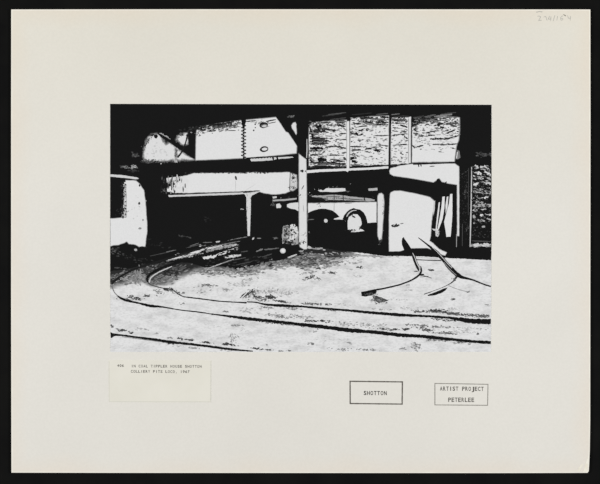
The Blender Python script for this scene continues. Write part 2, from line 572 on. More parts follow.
# grey smudges inside the dark
for cx, cy, rx, ry, n, tn in ((135.5, 155.2, 3.5, 2.0, 26, (50, 110)), (128, 167.3, 6, 1.2, 22, (60, 150)), (134, 166.6, 3, 1.6, 16, (100, 190)), (131, 170.5, 6, 1, 12, (45, 80)),
                              (484, 154.5, 7, 2.4, 46, (45, 105)), (292, 116.8, 3, 1.2, 18, (60, 150)), (118, 253, 5, 4, 16, (45, 90)), (113, 250, 2, 3, 8, (60, 110)),
                              (180, 236, 4, 1, 6, (40, 80)), (189, 237, 2, 1, 5, (50, 90)), (146, 240, 4, 3, 6, (36, 60)), (120, 268, 6, 1, 8, (50, 90)), (136, 258, 14, 3, 22, (36, 62)),
                              (160, 246, 16, 3, 14, (34, 50)), (207, 219, 4, 3, 6, (34, 54)), (241, 209.3, 1.6, .8, 6, (110, 200)), (276, 238, 2, 1, 6, (70, 120))):
    sh.stipple(cx, cy, rx, ry, n, tn, (0.5, 1.1), 2.4, 0.1)
for q in ((322, 116.2, 342, 113.6, 1.2, 60), (328, 114.6, 346, 112.6, .9, 90), (330, 119.6, 346, 117.8, 1.0, 70), (352, 114.8, 372, 113.0, .9, 50), (376, 114.6, 388, 113.4, 1.0, 90), (391, 114.8, 400, 113.8, 1.0, 110), (413, 117.6, 424, 116.0, 1.2, 60), (424, 117.2, 436, 114.8, 1.6, 90), (434, 116.8, 452, 114.2, 2.0, 130), (440, 114.6, 456, 112.4, 1.2, 70), (420, 119.6, 432, 118.8, 1.0, 80)):
    sh.stroke(*q, .8)
sh.build(prt)

# ---- left skylight A
a = Art('skylight', 'hazy white glow of a skylight at the upper left of the print')
a.haze(t6(100, 100, [(262, 350), (262, 305), (272, 258), (288, 228), (308, 208), (345, 202), (372, 220), (390, 240), (410, 248), (450, 280), (500, 316), (550, 345), (574, 360), (500, 361), (445, 363), (380, 366), (300, 368), (270, 362)]), 217, 40, 2.8, 8, 1.1, .3)
a.haze(t6(100, 100, [(456, 238), (466, 214), (484, 203), (522, 198), (526, 205), (530, 268), (505, 272), (486, 262)]), 214, 40, 2.0, 6, 0.8)
a.stipple(147, 143, 2, 7, 26, (40, 120), (.6, 1.4), 1.2, .6)
a.stipple(153, 135.2, 4, 1.2, 24, (30, 90), (.5, 1.2), 1.4)
a.stipple(150, 162, 8, 1.2, 40, (30, 110), (.5, 1.2), 1.6)
a.stipple(170, 162, 10, .8, 20, (30, 110), (.5, 1.0), 1.6)
a.stipple(182, 134.6, 5, 1.2, 24, (30, 110), (.5, 1.0), 1.4)
a.stipple(178.4, 138, 1.2, 3, 16, (40, 130), (.5, 1.0), 1.0)
a.haze([(161, 134), (168, 138), (169, 141), (167, 144), (165.4, 144.6), (164, 141), (162, 138)], 36, 200, 2.6, 6, 1.0)
a.haze([(175, 148), (177.2, 149), (176.8, 162), (175.2, 162)], 120, 205, 1.8, 4, .8)
a.stipple(176.2, 152, 1.2, 6, 46, (60, 150), (.5, 1.1), 1.0)
a.stipple(149, 160.5, 6, 1.6, 24, (40, 130), (.5, 1.2), 1.6)
a.stipple(160, 152, 10, 8, 26, (190, 208), (.8, 1.8), 1.2)
a.lay(); a.blob(155.9, 136.5, 2.0, 1.9, 28)
a.build(prt)
s_ = Art('roof_strut', 'black diagonal strut crossing the skylight')
s_.poly(t6(100, 100, [(340, 196), (365, 205), (420, 236), (470, 262), (530, 300), (560, 318), (575, 345), (560, 352), (530, 332), (470, 292), (420, 258), (365, 222)]), K, 0.15)
s_.path(t6(100, 100, [(526, 205, 1.5), (512, 262, 1.4), (490, 312, 1.5), (465, 345, 1.8)]), 34)
s_.poly(t6(100, 100, [(530, 150), (572, 150), (572, 240), (572, 300), (586, 352), (580, 362), (545, 335), (535, 300), (528, 220)]), K, 0.3)
s_.build(prt)

# ---- riveted wall panel B
b = Art('riveted_panel', 'white riveted sheet wall panel pictured left of the main post')
b.soft([(195.6, 160.4), (195.8, 140), (196.4, 131), (199, 127.5), (205, 125.6), (222, 123.0), (240, 120.4), (258, 118.8), (276, 117.1), (281, 124), (285.8, 131.6), (288.2, 132.6), (292.6, 139), (297, 145.8), (296.6, 153.4), (273, 155.9), (245, 158.2), (220, 159.4)], WHITE, 60, 0.9, 3, 0.15)
# dark streaks under the eave
for x0, y0, x1, y1, w in t6(200, 100, [(0, 158, 95, 148, )]) and ((200, 126.4, 216, 124.6, 2.6), (212, 125.8, 224, 124.4, 2.4), (222, 124.2, 233, 122.6, 1.4), (200, 130.5, 206, 129.6, 2.6), (207, 131.4, 216, 130.6, 1.6), (212, 128.6, 222, 127.2, 1.4), (225, 125.8, 238, 125.2, 1.2), (230, 127.6, 239, 126.6, 1.0), (197, 128.6, 201, 129.4, 2.6), (202, 133, 205, 133, 1.1), (219, 132, 224, 130, .8), (228, 130.6, 236, 130.6, .8), (246, 121.6, 256, 120.6, 1.2), (266, 121.4, 276, 119.6, 1.2), (268, 123.6, 276, 122.0, .8), (254.5, 124.2, 256, 124.4, 1.6), (253.0, 130.6, 254.4, 130.2, 2.0), (254.8, 127.4, 256, 127.8, 1.0)):
    b.lay(); b.stroke(x0, y0, x1, y1, w, random.choice((28, 34, 48)))
b.stipple(214, 125.6, 24, 2.6, 260, (26, 60), (.5, 1.3), 2.2, -0.14, clip=lambda x, y: x < 241 and y > 120.6 + (240 - x) * .13)
b.stipple(220, 127.5, 22, 3.6, 150, (50, 170), (.4, 1.0), 2.4, -0.1, clip=lambda x, y: x < 241 and y > 121 + (240 - x) * .13)
b.stipple(198, 133, 2.4, 3.5, 24, (60, 150), (.4, 1.0), 1.2)
b.stipple(258, 122.5, 12, 2.6, 40, (90, 190), (.4, .9), 2.0)
bo = b.build(prt)
rv = Art('rivet_seam', 'dark seam studded with rivets')
rv.path([(243.8, 119.5, 4.6), (243.7, 123, 4.0), (243.6, 128, 2.0), (243.5, 140, 1.7), (243.7, 159, 1.6)], K)
rv.lay()
for i in range(20):
    y = 124 + i * 1.75
    if i % 2 == 0: rv.blob(242.1, y, 1.15, .75, K)
    else: rv.blob(245.2, y, 1.15, .75, K)
rv.lay()
for i in range(11):
    rv.blob(243.4, 129 + i * 2.7, .5, .5, 150)
rv.build(bo)
for cx, cy in ((263.6, 125.1), (264.1, 149.2)):
    po = Art('porthole', 'small oval port with a dark rim')
    po.blob(cx, cy, 4.3, 2.9, 30, .1, 16, -.12)
    if cy < 130:
        po.blob(cx + .5, cy + .5, 3.3, 1.7, 110, .15, 12, -.1)
        po.blob(cx + .8, cy + 1.0, 2.4, 1.1, 200, .1, 10, -.1)
    else:
        po.blob(cx + .5, cy - .1, 2.9, 1.5, 216, .1, 12, -.1)
    if cy < 130:
        po.lay(); po.stroke(cx - 3.6, cy - .6, cx + 1.4, cy - 1.7, 1.6, 34); po.stroke(cx - 1, cy + 3.2, cx + 5, cy + 1.2, .8, 120)
    else:
        po.lay(); po.stroke(cx - .2, cy + 4, cx, cy + 8, .4, 195)
    po.build(bo)
lg = Art('panel_ledge', 'thin pale ledge along the foot of the panel')
lg.poly([(250.2, 159.7), (251, 158.6), (272.6, 157.2), (279, 157.0), (292.6, 156.6), (293.6, 157.6), (285, 158.6), (277, 159.0), (272.5, 160.2), (262, 160.9), (251.6, 161.4)], 205, 0.3)
lg.lay(); lg.stroke(246, 158.3, 273, 156.7, 1.5, K, .5); lg.stroke(273, 157.0, 297, 155.2, 1.4, K, .4)
for i in range(7): lg.stroke(252 + i * 3, 158.4 - i * .12, 253.2 + i * 3, 158.4 - i * .12, 1.0, 44)
lg.lay(); lg.stroke(272.6, 156, 273.4, 160, 1.8, K); lg.stroke(276.6, 156.4, 278, 160, 1.6, K)
lg.build(bo)

# ---- white scrap right of the brace
sc = Art('roof_gap', 'small white gap of daylight under the roof brace')
sc.soft(t6(200, 100, [(545, 152), (556, 136), (572, 132), (580, 146), (577, 160), (582, 200), (578, 212), (566, 190), (552, 172)]), 216, 60, .8, 3, .2)
sc.lay(); sc.stroke(296, 129, 297, 127, 1, 60)
sc.build(prt)

# ---- brick panels D
def panel(name, label, poly, strokes, x0, y0, extra, parent=prt):
    p = Art(name, label)
    p.soft(poly, WHITE, 70, 1.0, 3, 0.35)
    for x, y, rx, ry, n, tn in extra:
        p.stipple(x, y, rx, ry, n, tn, (.35, .95), 2.6, 0.0, jit=.15,
                  clip=lambda u, v: min(q[0] for q in poly) + .4 < u < max(q[0] for q in poly) - .4 and min(q[1] for q in poly) + .5 < v < max(q[1] for q in poly) - .5, uniform=True)
    for i, (a0, b0, a1, b1, w) in enumerate(strokes):
        if i % 6 == 0: p.lay()
        # ragged mortar joints: a wedge plus a thinner tail
        X0, Y0, X1, Y1 = x0 + a0 / 6, y0 + b0 / 6, x0 + a1 / 6, y0 + b1 / 6
        p.stroke(X0, Y0, X1, Y1, w / 6 * 1.3, random.choice((26, 28, 36)), .8)
    p.lay()
    for i, (a0, b0, a1, b1, w) in enumerate(strokes):
        X0, Y0, X1, Y1 = x0 + a0 / 6, y0 + b0 / 6, x0 + a1 / 6, y0 + b1 / 6
        if random.random() < .75:
            m = random.uniform(-.3, .4) * (X1 - X0)
            q0 = max(X0 + m, min(v[0] for v in poly)); q1 = min(X1 + m + 2, max(v[0] for v in poly))
            p.stroke(q0, Y0 + random.uniform(-.8, .8), q1, Y1 + random.uniform(-.8, .8), w / 12, random.choice((60, 90, 130)), .8)
    return p.build(parent)

bricks = 'white brick panel streaked with dark joints, '
P1 = [(80, 150, 130, 160, 10), (95, 165, 150, 175, 14), (60, 185, 150, 190, 16), (55, 200, 100, 205, 18), (70, 225, 150, 235, 14), (60, 232, 120, 238, 8), (70, 243, 175, 244, 8), (58, 250, 140, 255, 8), (75, 238, 150, 236, 7), (56, 262, 110, 268, 6), (90, 246, 130, 252, 10), (70, 262, 150, 262, 12), (130, 172, 215, 185, 10), (235, 205, 275, 200, 8), (60, 290, 140, 290, 14), (60, 305, 130, 305, 8), (150, 285, 200, 278, 8), (200, 275, 275, 290, 8), (175, 330, 240, 330, 5), (250, 320, 275, 315, 10), (60, 330, 110, 330, 8), (105, 355, 160, 360, 18), (60, 375, 275, 385, 12), (50, 400, 280, 402, 9), (180, 355, 240, 360, 6), (220, 235, 245, 235, 5), (250, 237, 278, 237, 5), (150, 215, 190, 218, 4), (110, 140, 180, 135, 6), (220, 150, 275, 160, 6), (200, 365, 270, 370, 8), (260, 345, 275, 360, 12), (60, 160, 80, 230, 10), (210, 128, 275, 128, 10), (55, 345, 80, 372, 14), (85, 395, 150, 390, 12)]
P2 = [(320, 140, 360, 145, 7), (375, 130, 440, 140, 10), (440, 115, 520, 120, 10), (455, 130, 530, 135, 9), (350, 185, 380, 178, 8), (395, 175, 412, 180, 14), (315, 200, 350, 205, 12), (300, 190, 320, 200, 10), (340, 215, 380, 205, 5), (440, 215, 535, 212, 4), (345, 240, 375, 240, 5), (370, 238, 382, 238, 5), (395, 245, 410, 248, 5), (300, 280, 375, 280, 7), (310, 300, 365, 297, 7), (390, 295, 430, 290, 9), (430, 285, 460, 280, 6), (440, 298, 480, 308, 10), (480, 270, 530, 275, 4), (390, 310, 420, 315, 4), (455, 350, 465, 355, 4), (303, 345, 325, 350, 14), (310, 365, 345, 375, 12), (303, 390, 380, 395, 10), (380, 398, 535, 390, 5), (425, 150, 530, 150, 5), (350, 160, 400, 155, 5), (320, 330, 350, 333, 3), (380, 340, 400, 345, 3), (360, 110, 440, 108, 12), (480, 102, 530, 104, 10), (303, 225, 325, 220, 5)]
P3 = [(552, 115, 600, 125, 8), (560, 125, 640, 120, 6), (552, 212, 600, 208, 6), (555, 272, 600, 268, 4), (600, 150, 645, 165, 7), (605, 185, 640, 190, 5), (600, 205, 630, 210, 5), (625, 215, 645, 235, 6), (600, 268, 640, 265, 5), (560, 165, 600, 170, 4), (600, 320, 610, 315, 7), (555, 185, 590, 190, 4), (552, 395, 580, 395, 10), (600, 385, 640, 382, 5), (560, 340, 570, 345, 3), (552, 100, 640, 98, 10), (570, 140, 620, 138, 5)]
P4 = [(75, 160, 110, 140, 10), (80, 175, 100, 190, 8), (110, 215, 140, 218, 8), (150, 150, 175, 145, 5), (205, 155, 260, 140, 10), (240, 165, 265, 165, 12), (260, 145, 350, 140, 8), (300, 150, 340, 160, 8), (180, 190, 220, 185, 5), (155, 195, 200, 190, 4), (280, 200, 330, 180, 8), (340, 190, 355, 190, 6), (180, 235, 260, 232, 8), (250, 235, 300, 230, 8), (290, 228, 350, 215, 5), (195, 268, 260, 265, 6), (240, 270, 280, 268, 7), (285, 268, 350, 262, 6), (100, 280, 140, 272, 7), (72, 270, 90, 290, 6), (165, 215, 210, 210, 5), (215, 175, 240, 170, 5), (100, 135, 150, 140, 6), (180, 125, 230, 120, 8), (310, 290, 325, 290, 6), (230, 310, 250, 310, 4), (80, 200, 110, 205, 7)]
panel('brick_panel', bricks + 'darkest of the four, right of the main post', [(308.6, 167), (308.4, 135), (309, 128), (312, 122.6), (325, 121.4), (346.8, 120), (346.8, 167)], P1, 300, 100,
      ((318, 143, 9, 22, 150, (40, 140)), (330, 145, 17, 22, 210, (50, 170)), (329, 124.5, 16, 2.6, 70, (26, 110)), (328, 163, 18, 3, 60, (40, 120)), (340, 123, 6, 3, 24, (30, 100))))
panel('brick_panel', bricks + 'widest panel, before the thin black upright', [(349.8, 166.6), (349.8, 122), (352, 118.4), (370, 116.6), (389, 115.6), (388.8, 165.2)], P2, 300, 100,
      ((369, 141, 18, 24, 270, (60, 180)), (370, 121, 18, 4, 140, (26, 120)), (353, 160, 3, 7, 30, (40, 130)), (353, 132, 3, 4, 20, (40, 120))))
panel('brick_panel', bricks + 'narrowest of the four', [(390.6, 165), (390.8, 118), (400, 116.4), (408.6, 117.6), (408.6, 163.8)], P3, 300, 100,
      ((399, 140, 8, 23, 130, (60, 180)), (399, 120, 8, 4, 80, (26, 120))))
panel('brick_panel', bricks + 'at the right end by the black wall', [(411.8, 162.4), (412, 128), (418, 123.5), (430, 120.4), (444, 116.5), (459.6, 117.6), (459.6, 132), (458.8, 140), (456.6, 146), (454.4, 161.8)], P4, 400, 100,
      ((434, 128, 22, 8, 200, (50, 170)), (434, 142, 20, 8, 90, (80, 190)), (436, 120, 22, 3.8, 190, (26, 130)), (458.2, 128, 1.4, 8, 22, (60, 150))))
u = Art('wall_upright', 'white upright between the first and second brick panels')
u.poly([(346.8, 121.5), (349.2, 121.0), (349.5, 145), (349.4, 169.5), (346.6, 169.8), (347, 145)], 220, 0.12)
u.path([(349.8, 121, .5), (349.7, 168, .6)], 60)
u.build(prt)
u = Art('wall_upright', 'white upright beside the rightmost brick panel')
u.poly([(408.6, 117), (411.0, 116.6), (411.0, 140), (410.8, 163), (408.4, 163), (408.6, 140)], 212, 0.12)
u.path([(411.6, 117, .9), (411.2, 140, .9), (411.2, 163, .9)], 34)
u.path([(408.6, 119, .35), (408.3, 162, .35)], 110)
u.build(prt)
u = Art('wall_upright', 'thin black upright crossing the brick wall')
u.path([(390.2, 112, 2.4), (390.2, 125, 1.9), (389.7, 145, 1.6), (389.2, 167, 1.5)], K)
u.build(prt)
u = Art('wall_upright', 'thin dark upright at the left end of the brick wall')
u.path([(308.2, 128, .9), (308.4, 166, .7)], 40)
u.build(prt)
lp = Art('wall_ledge', 'pale ledge line with dark fixings under the brick panels')
lp.poly([(306.6, 170.4), (320, 169.4), (346, 168.4), (370, 167.5), (388.2, 166.2), (388.4, 168.4), (370, 169.8), (349, 170.6), (347.5, 172), (345.5, 170.9), (320, 172.0), (306.8, 173.2)], 216, 0.25)
lp.lay(); lp.stroke(309, 168.0, 346, 166.6, 1.2, K, .5); lp.stroke(349, 167.0, 389, 165.0, 1.2, K, .5)
lp.stroke(389, 165, 397, 164.4, 1.0, K, .4)
lp.build(prt)

# ---- main post C
c = Art('main_post', 'tall pale post standing at the middle of the shed front')
c.soft([(298.7, 153.5), (302, 156.2), (306.3, 159.5), (306.6, 175), (306.8, 210), (307, 249), (304, 249.5), (300, 247), (298.9, 243), (298.8, 200)], 218, 80, .6, 2, .15)
c.path([(306.9, 139, .6), (307, 150, .9), (306.6, 158, .8)], 200)
c.path([(299.0, 150, .4), (299.0, 245, .5)], 120)
c.lay(); c.blob(302.4, 171.0, 1.4, 1.4, 50); c.blob(305.4, 171.2, .6, .8, 60); c.blob(300.8, 170.8, .6, 1, 70)
c.stroke(301.6, 189.5, 304, 185.2, .9, 70); c.stroke(299.6, 195.6, 301, 194.4, 1.0, 70); c.stroke(303.2, 205, 303.8, 212, .5, 150)
c.stipple(301, 243, 1.7, 5.5, 46, (30, 130), (.5, 1.1), .8, 1.3)
c.stipple(303, 195, 3, 40, 30, (150, 200), (.3, .7), 1, 1.3)
c.stipple(304, 234, 2, 8, 14, (90, 170), (.4, .8), 1, 1.3)
c.build(prt)
br = Art('post_brace', 'black knee brace and head of the main post')
br.poly([(276, 108), (306, 108), (306.4, 153), (306.3, 159), (302, 156), (298.5, 152.6), (297.2, 146), (292.6, 138.8), (288.4, 132.4), (285.8, 131.4), (281, 124), (276, 117)], K, 0.0)
br.lay()
sc2 = br
sc2.soft(t6(200, 100, [(548, 152), (558, 137), (572, 133), (579, 146), (577, 160), (581, 198), (577, 210), (566, 190), (553, 172)]), 216, 60, .7, 3, .2)
br.stipple(291.8, 116.6, 3, 1.1, 20, (60, 150), (.5, 1), 2)
br.build(prt)

# ---- right opening E
e = Art('yard_opening', 'blank white opening to daylight at the right of the shed')
e.soft([(389.4, 171), (390.6, 168.2), (400, 165.6), (412, 164.0), (440, 163.4), (455, 163.6), (459, 166.6), (459.2, 200), (459, 236), (457.2, 236), (457, 184.8), (448, 183.4), (441.8, 181.8), (439.4, 178.4), (433.4, 182.4), (416.7, 179.2), (400, 176.7), (393.4, 175.8), (390, 174)], WHITE, 100, .6, 2, .2)
e.soft([(390, 194), (391, 192.2), (394.2, 190.9), (400, 190.7), (416.7, 193.8), (430, 197.2), (434, 200.8), (433.0, 212), (431.6, 221.7), (430.7, 236), (429.6, 241), (433, 243.2), (439, 249), (446.8, 252.6), (445, 255.6), (437, 253.5), (430, 249), (427, 248.2), (412, 248.3), (400, 251.3), (389, 251.5), (388.9, 220)], WHITE, 100, .6, 2, .2)
e.lay(); e.stroke(413, 164.2, 455, 162.6, 1.5, K, .3, False)
e.stroke(418.2, 163.4, 418.8, 167.0, 1.2, K); e.stroke(420.6, 163.4, 421.2, 166.6, 1.2, K); e.stroke(429.6, 166.4, 434.6, 166.2, .9, K)
e.stroke(394, 166.6, 397.4, 165.4, 2.2, 36); e.stroke(398, 165, 407, 164.2, .9, K)
e.blob(393.6, 225.8, 2.4, 1.4, 34, .3); e.blob(393.8, 225.6, 1.0, .5, 150); e.stroke(394.6, 227.4, 396.6, 223.6, 1.8, 34); e.stroke(395.6, 226.4, 399.4, 224.8, 2.0, 40); e.stroke(400, 223.8, 403.6, 223.2, .9, 110)
e.stroke(436.6, 180.6, 439, 178.6, 1.6, K); e.stroke(445, 183.6, 446.6, 181.6, 1.4, K)
eo = e.build(prt)
cu = Art('hanging_strip', 'ragged pale strips hanging beside the opening')
for pl, t in (([(433.6, 201), (435.2, 200.6), (434.6, 210), (433.4, 216), (432.8, 210)], 200),
              ([(438.6, 202.6), (440, 202), (438.8, 214), (436.8, 229), (435.6, 229), (437.2, 214)], 216),
              ([(442.4, 196.8), (444.8, 196.4), (444.4, 208), (442.6, 219), (438.6, 229.6), (437.4, 229.6), (439.6, 218), (441.4, 206)], 220),
              ([(446.8, 196.8), (448.4, 196.4), (447.6, 206), (445.6, 214), (445.4, 205)], 216),
              ([(450, 194.2), (452.4, 193.8), (452.4, 214), (451.6, 226), (450.6, 236.6), (446.4, 237), (445.2, 229), (444, 222), (446.6, 212), (449, 203)], 220),
              ([(431.6, 228.6), (435, 229), (438.4, 228.8), (438, 230.8), (434, 230.6)], 210),
              ([(435.2, 230.4), (439, 230), (439.2, 234), (438, 237), (435.6, 236)], 200)):
    cu.poly(pl, t, .15, 1.2)
cu.stipple(437, 232, 4, 2, 10, (30, 80), (.5, .9), 1, 1)
cu.build(eo)
so = Art('sunlit_post', 'black and grey wall post with thin bright edges at the right')
so.stipple(464.8, 200, 3.2, 30, 120, (34, 84), (.4, 1), .6, 0, uniform=True)
so.stipple(465.6, 192, 2.2, 5, 30, (50, 110), (.4, .9), .8)
so.stipple(467, 228, 2, 8, 30, (50, 100), (.4, .9), .7)
so.path([(471.6, 167, .8), (471.2, 200, 1.2), (470.6, 225, 1.3), (470, 247, .8)], 190)
so.path([(468.6, 168, .4), (468.2, 215, .4)], 80)
so.path([(456.6, 234, .8), (456.4, 247, .7)], 150)
so.path([(462.4, 224, .5), (462.2, 246, .5)], 80)
so.poly([(457.4, 150), (459.4, 151), (460.4, 157.6), (457.6, 159.4), (455.8, 159), (456.6, 154)], 120, .2)
so.poly([(457.0, 152), (457.8, 152), (457, 158.4), (456, 158.4)], 215, .1)
so.build(prt)
bp = Art('brick_pier', 'dark brickwork flecked with white at the right edge of the print')
for i, (a0, b0, a1, b1, w) in enumerate(((455, 45, 490, 55, 14), (480, 15, 540, 20, 16), (500, 40, 545, 60, 12), (440, 120, 470, 110, 10), (500, 105, 545, 115, 12), (440, 160, 545, 165, 14), (450, 185, 480, 200, 8), (480, 205, 530, 190, 8), (445, 240, 545, 245, 14), (440, 265, 455, 275, 14), (480, 270, 520, 270, 10), (440, 300, 450, 320, 10), (480, 300, 500, 305, 10), (465, 330, 510, 335, 10), (440, 345, 450, 350, 8), (490, 370, 510, 370, 10), (520, 320, 545, 330, 8), (460, 70, 500, 85, 10), (450, 0, 470, 20, 12), (520, 75, 545, 85, 8), (500, 135, 545, 145, 7), (470, 145, 500, 150, 7), (440, 215, 500, 225, 7), (510, 290, 545, 300, 8), (440, 60, 452, 90, 10))):
    if i % 3 == 0: bp.lay()
    bp.stroke(400 + a0 / 6, 165 + b0 / 6, 400 + a1 / 6, 165 + b1 / 6, w / 6 * 1.5, random.choice((165, 195, 212)), .8)
bp.stipple(481.5, 179, 9, 13, 110, (60, 190), (.4, 1.1), 2.2, .15, uniform=True)
bp.stipple(481.5, 205, 9, 18, 90, (36, 110), (.4, 1.0), 2.2, .2, uniform=True)
bp.stipple(481.5, 190, 9, 24, 130, (26, 32), (.6, 1.6), 2.4, .2, uniform=True)
bp.stipple(476, 206, 3, 6, 40, (120, 205), (.4, 1), 1)
bp.stroke(472, 240.8, 490.6, 241.6, .9, 80, .8); bp.stipple(481, 245.4, 10, 1.5, 60, (120, 215), (.6, 1.5), 2.0, .05, uniform=True); bp.stipple(476, 245, 4, 1.2, 20, (190, 215), (.6, 1.5), 2.0, -.1); bp.stipple(486, 245, 4, 1.2, 16, (190, 215), (.6, 1.5), 2.0, .1)
bp.stipple(481, 230, 9, 8, 40, (36, 90), (.4, .9), 2, .1, uniform=True)
bp.build(prt)

# ---- left doorway G
d = Art('side_doorway', 'white side doorway at the left edge of the print')
d.poly(t6(100, 165, [(60, 56), (130, 60), (180, 68), (222, 74), (234, 82), (215, 86), (150, 78), (60, 70)]), 205, .2)
d.soft([(125.6, 180.2), (136, 180.6), (140.2, 184.4), (144, 190.5), (145.4, 200), (146, 207), (147, 222), (147.3, 231), (146, 240), (145.2, 246.6), (142, 246.2), (139, 246.8), (136, 245), (133, 244.2), (129, 244), (126.8, 241.6), (123.4, 243.2), (119, 244.8), (114, 245.2), (110.3, 246.2), (110.3, 218.6), (119, 218), (126.6, 217.2), (126.4, 200)], WHITE, 90, .7, 3, .3)
d.poly([(123.6, 186), (125.8, 181), (126.4, 217), (122, 217.6), (121.4, 213), (122.8, 210), (124, 200)], 190, .6, 1.0, .9)
d.stipple(123.8, 200, 2.2, 18, 80, (26, 60), (.8, 1.7), 1.0, 1.5, uniform=True)
d.stipple(124.8, 195, 1.0, 14, 26, (180, 222), (.6, 1.3), 1.2, 1.5, uniform=True)
d.stipple(122.6, 212, 2.2, 5, 26, (26, 70), (.6, 1.3), .8, 1.5)
d.lay(); d.blob(139.2, 203.4, 1.1, 1.4, 60); d.blob(140, 228.4, 1.6, 1.1, 140); d.blob(143, 220, .8, 1, 130); d.blob(139.6, 185.4, .8, 1.2, 40)
d.stipple(137, 208, 7, 12, 14, (185, 208), (.5, 1), 1.2)
d.lay(); d.blob(135.6, 249.8, 1.7, 1.3, 170)
d.build(prt)

# ---- lit girder H
h = Art('lit_girder', 'long bright girder running under the riveted panel')
h.soft([(183, 193.2), (183, 176.2), (188, 175), (193, 173.4), (200, 172.7), (214, 173.2), (228, 172.6), (236, 173.4), (250, 172.3), (270, 172.6), (289.8, 172.2), (290.2, 180), (291, 187), (290, 191.2), (286, 193), (280, 194.0), (272, 194.4), (266, 193.6), (260, 191.8), (250, 191.6), (235, 191.6), (220, 192.4), (200, 192.6)], WHITE, 90, .7, 3, .35, 1.0)
h.poly([(166.6, 178), (172, 177.2), (178, 176.8), (186, 176.2), (189, 181), (187, 187), (188, 192.6), (176, 193), (167, 191.6)], 216, .5)
for i in range(74):
    x = random.triangular(159, 187, 166); y = random.uniform(178, 191)
    if i % 8 == 0: h.lay()
    h.stroke(x, y - random.uniform(1, 5), x + random.uniform(-.4, .4), y + random.uniform(1, 4), random.uniform(.6, 1.5), (random.choice((26, 30, 60, 90, 150, 222)) if x > 167 else random.choice((26, 30, 26, 90))), .6)
h.stipple(178, 184.5, 4, 8, 50, (205, 222), (.6, 1.4), .8, 1.5, uniform=True, clip=lambda x, y: x > 170)
h.stipple(163, 191, 3, 2, 14, (50, 120), (.5, 1), 1)
h.soft([(290.5, 173), (296.8, 175), (297.2, 188), (293, 191), (289.5, 190)], 200, 60, 1, 3, .4)
h.stipple(293, 178, 1.8, 4.5, 26, (26, 70), (.6, 1.3), .6, 0.0)
h.stipple(292, 187, 3, 2.4, 20, (40, 120), (.5, 1), 1)
h.poly([(168.2, 195.0), (176, 194.9), (200, 194.0), (220, 193.0), (243, 192.4), (244, 194), (232, 194.8), (215, 195.4), (200, 195.8), (180, 196.6), (169, 197.0)], 205, .25)
h.stipple(228, 172.8, 44, .5, 50, (26, 60), (.5, 1.1), 1.8, 0, uniform=True)
h.lay(); h.stroke(183, 194.0, 243, 191.9, 1.0, K, .4)
h.stroke(240, 191.8, 260, 190.8, 1.0, K, .7); h.stroke(235.4, 176, 236.4, 180, 1.8, 50)
h.stroke(235.6, 181, 235.8, 191, .5, 180); h.stroke(246, 190, 256, 184, .35, 190)
h.build(prt)
sp = Art('slender_post', 'thin pale post below the bright girder')
sp.poly([(243.2, 193.0), (259.4, 191.8), (256, 193.6), (251.8, 195.6), (250.8, 198), (250.9, 208), (250.4, 220), (249.9, 236), (247.6, 236), (247.2, 222), (246.4, 208), (246.4, 198), (245.4, 195.4)], 208, .2)
sp.stipple(247.2, 210, .5, 20, 40, (60, 150), (.4, .8), .5, 0, uniform=True)
sp.stipple(250.4, 205, .5, 12, 20, (60, 150), (.4, .8), .5, 0, uniform=True)
sp.stipple(253, 238.6, 1, 1, 8, (90, 180), (.5, .9), 1)
sp.build(prt)

# ---- kilns and arches J
k = Art('arched_wall', 'white back wall with two dark arches beyond the shed')
k.poly([(272.4, 196.6), (276.6, 196.2), (276.8, 198), (273, 198.6)], 200, .2)
k.poly([(272.4, 199.8), (284, 199.2), (296.8, 197.8), (296.6, 199.4), (284, 201), (273, 201.2)], 170, .25)
k.poly([(276.2, 204.2), (279.6, 203.4), (281.4, 206), (280.6, 208), (276.6, 208.2)], 210, .25)
k.poly([(287, 204.4), (291, 203), (298.4, 202.4), (298.4, 211.2), (294.6, 209.2), (290.6, 208.6), (287, 207)], 212, .25)
k.stipple(273.6, 205, 1.6, 2, 12, (50, 120), (.5, 1), 1)
k.poly([(317.8, 190.4), (321, 189.6), (323, 190.6), (326.6, 188.2), (345.2, 188.2), (345.6, 191.2), (335, 192), (326, 191.8), (320, 191.8)], 212, .25)
k.stipple(348, 191.4, 1.6, 1, 8, (60, 130), (.5, .9), 1.4)
k.poly([(368.2, 188.6), (377.4, 187.8), (377.6, 190.4), (368.6, 190.8)], 175, .3)
k.poly([(311.6, 195.6), (325, 195.4), (330, 194.8), (340, 195), (352, 196.6), (367, 198), (375, 199.6), (374.4, 201), (366, 201.4), (350, 200.8), (338, 200), (325, 200), (322, 197.6), (312, 197)], 165, .4)
k.lay()
for q in ((316, 198.2, 328, 199.2, 1.3), (326, 196.4, 340, 196.6, .6), (340, 198.4, 366, 200.2, .8), (334, 195, 334.4, 200, .8), (343, 195.4, 343.4, 200.4, 1), (364, 197.6, 365, 201, 1.2), (372, 196, 374, 198, 1), (346, 200.4, 372, 202, .7)): k.stroke(*q, 40, .5)
k.stipple(334, 198, 14, 1.6, 30, (40, 150), (.4, .8), 1.6)
k.soft([(308, 203.2), (318, 203.0), (334, 202.8), (350, 202.4), (376.8, 202), (376.8, 212), (376.6, 222.4), (367.4, 223.4), (345, 222), (340, 219.6), (333.5, 219.6), (308, 222)], WHITE, 90, .6, 2, .25)
k.stipple(319, 205, 1.6, 2.4, 14, (60, 150), (.4, .8), .8)
k.path([(334.2, 203, .4), (334, 211, .4)], 120)
k.lay(); k.stroke(345, 203.4, 352, 203, 1, 150)
ko = k.build(prt)
ar = Art('arch_opening', 'black rounded arch in the white back wall, left one')
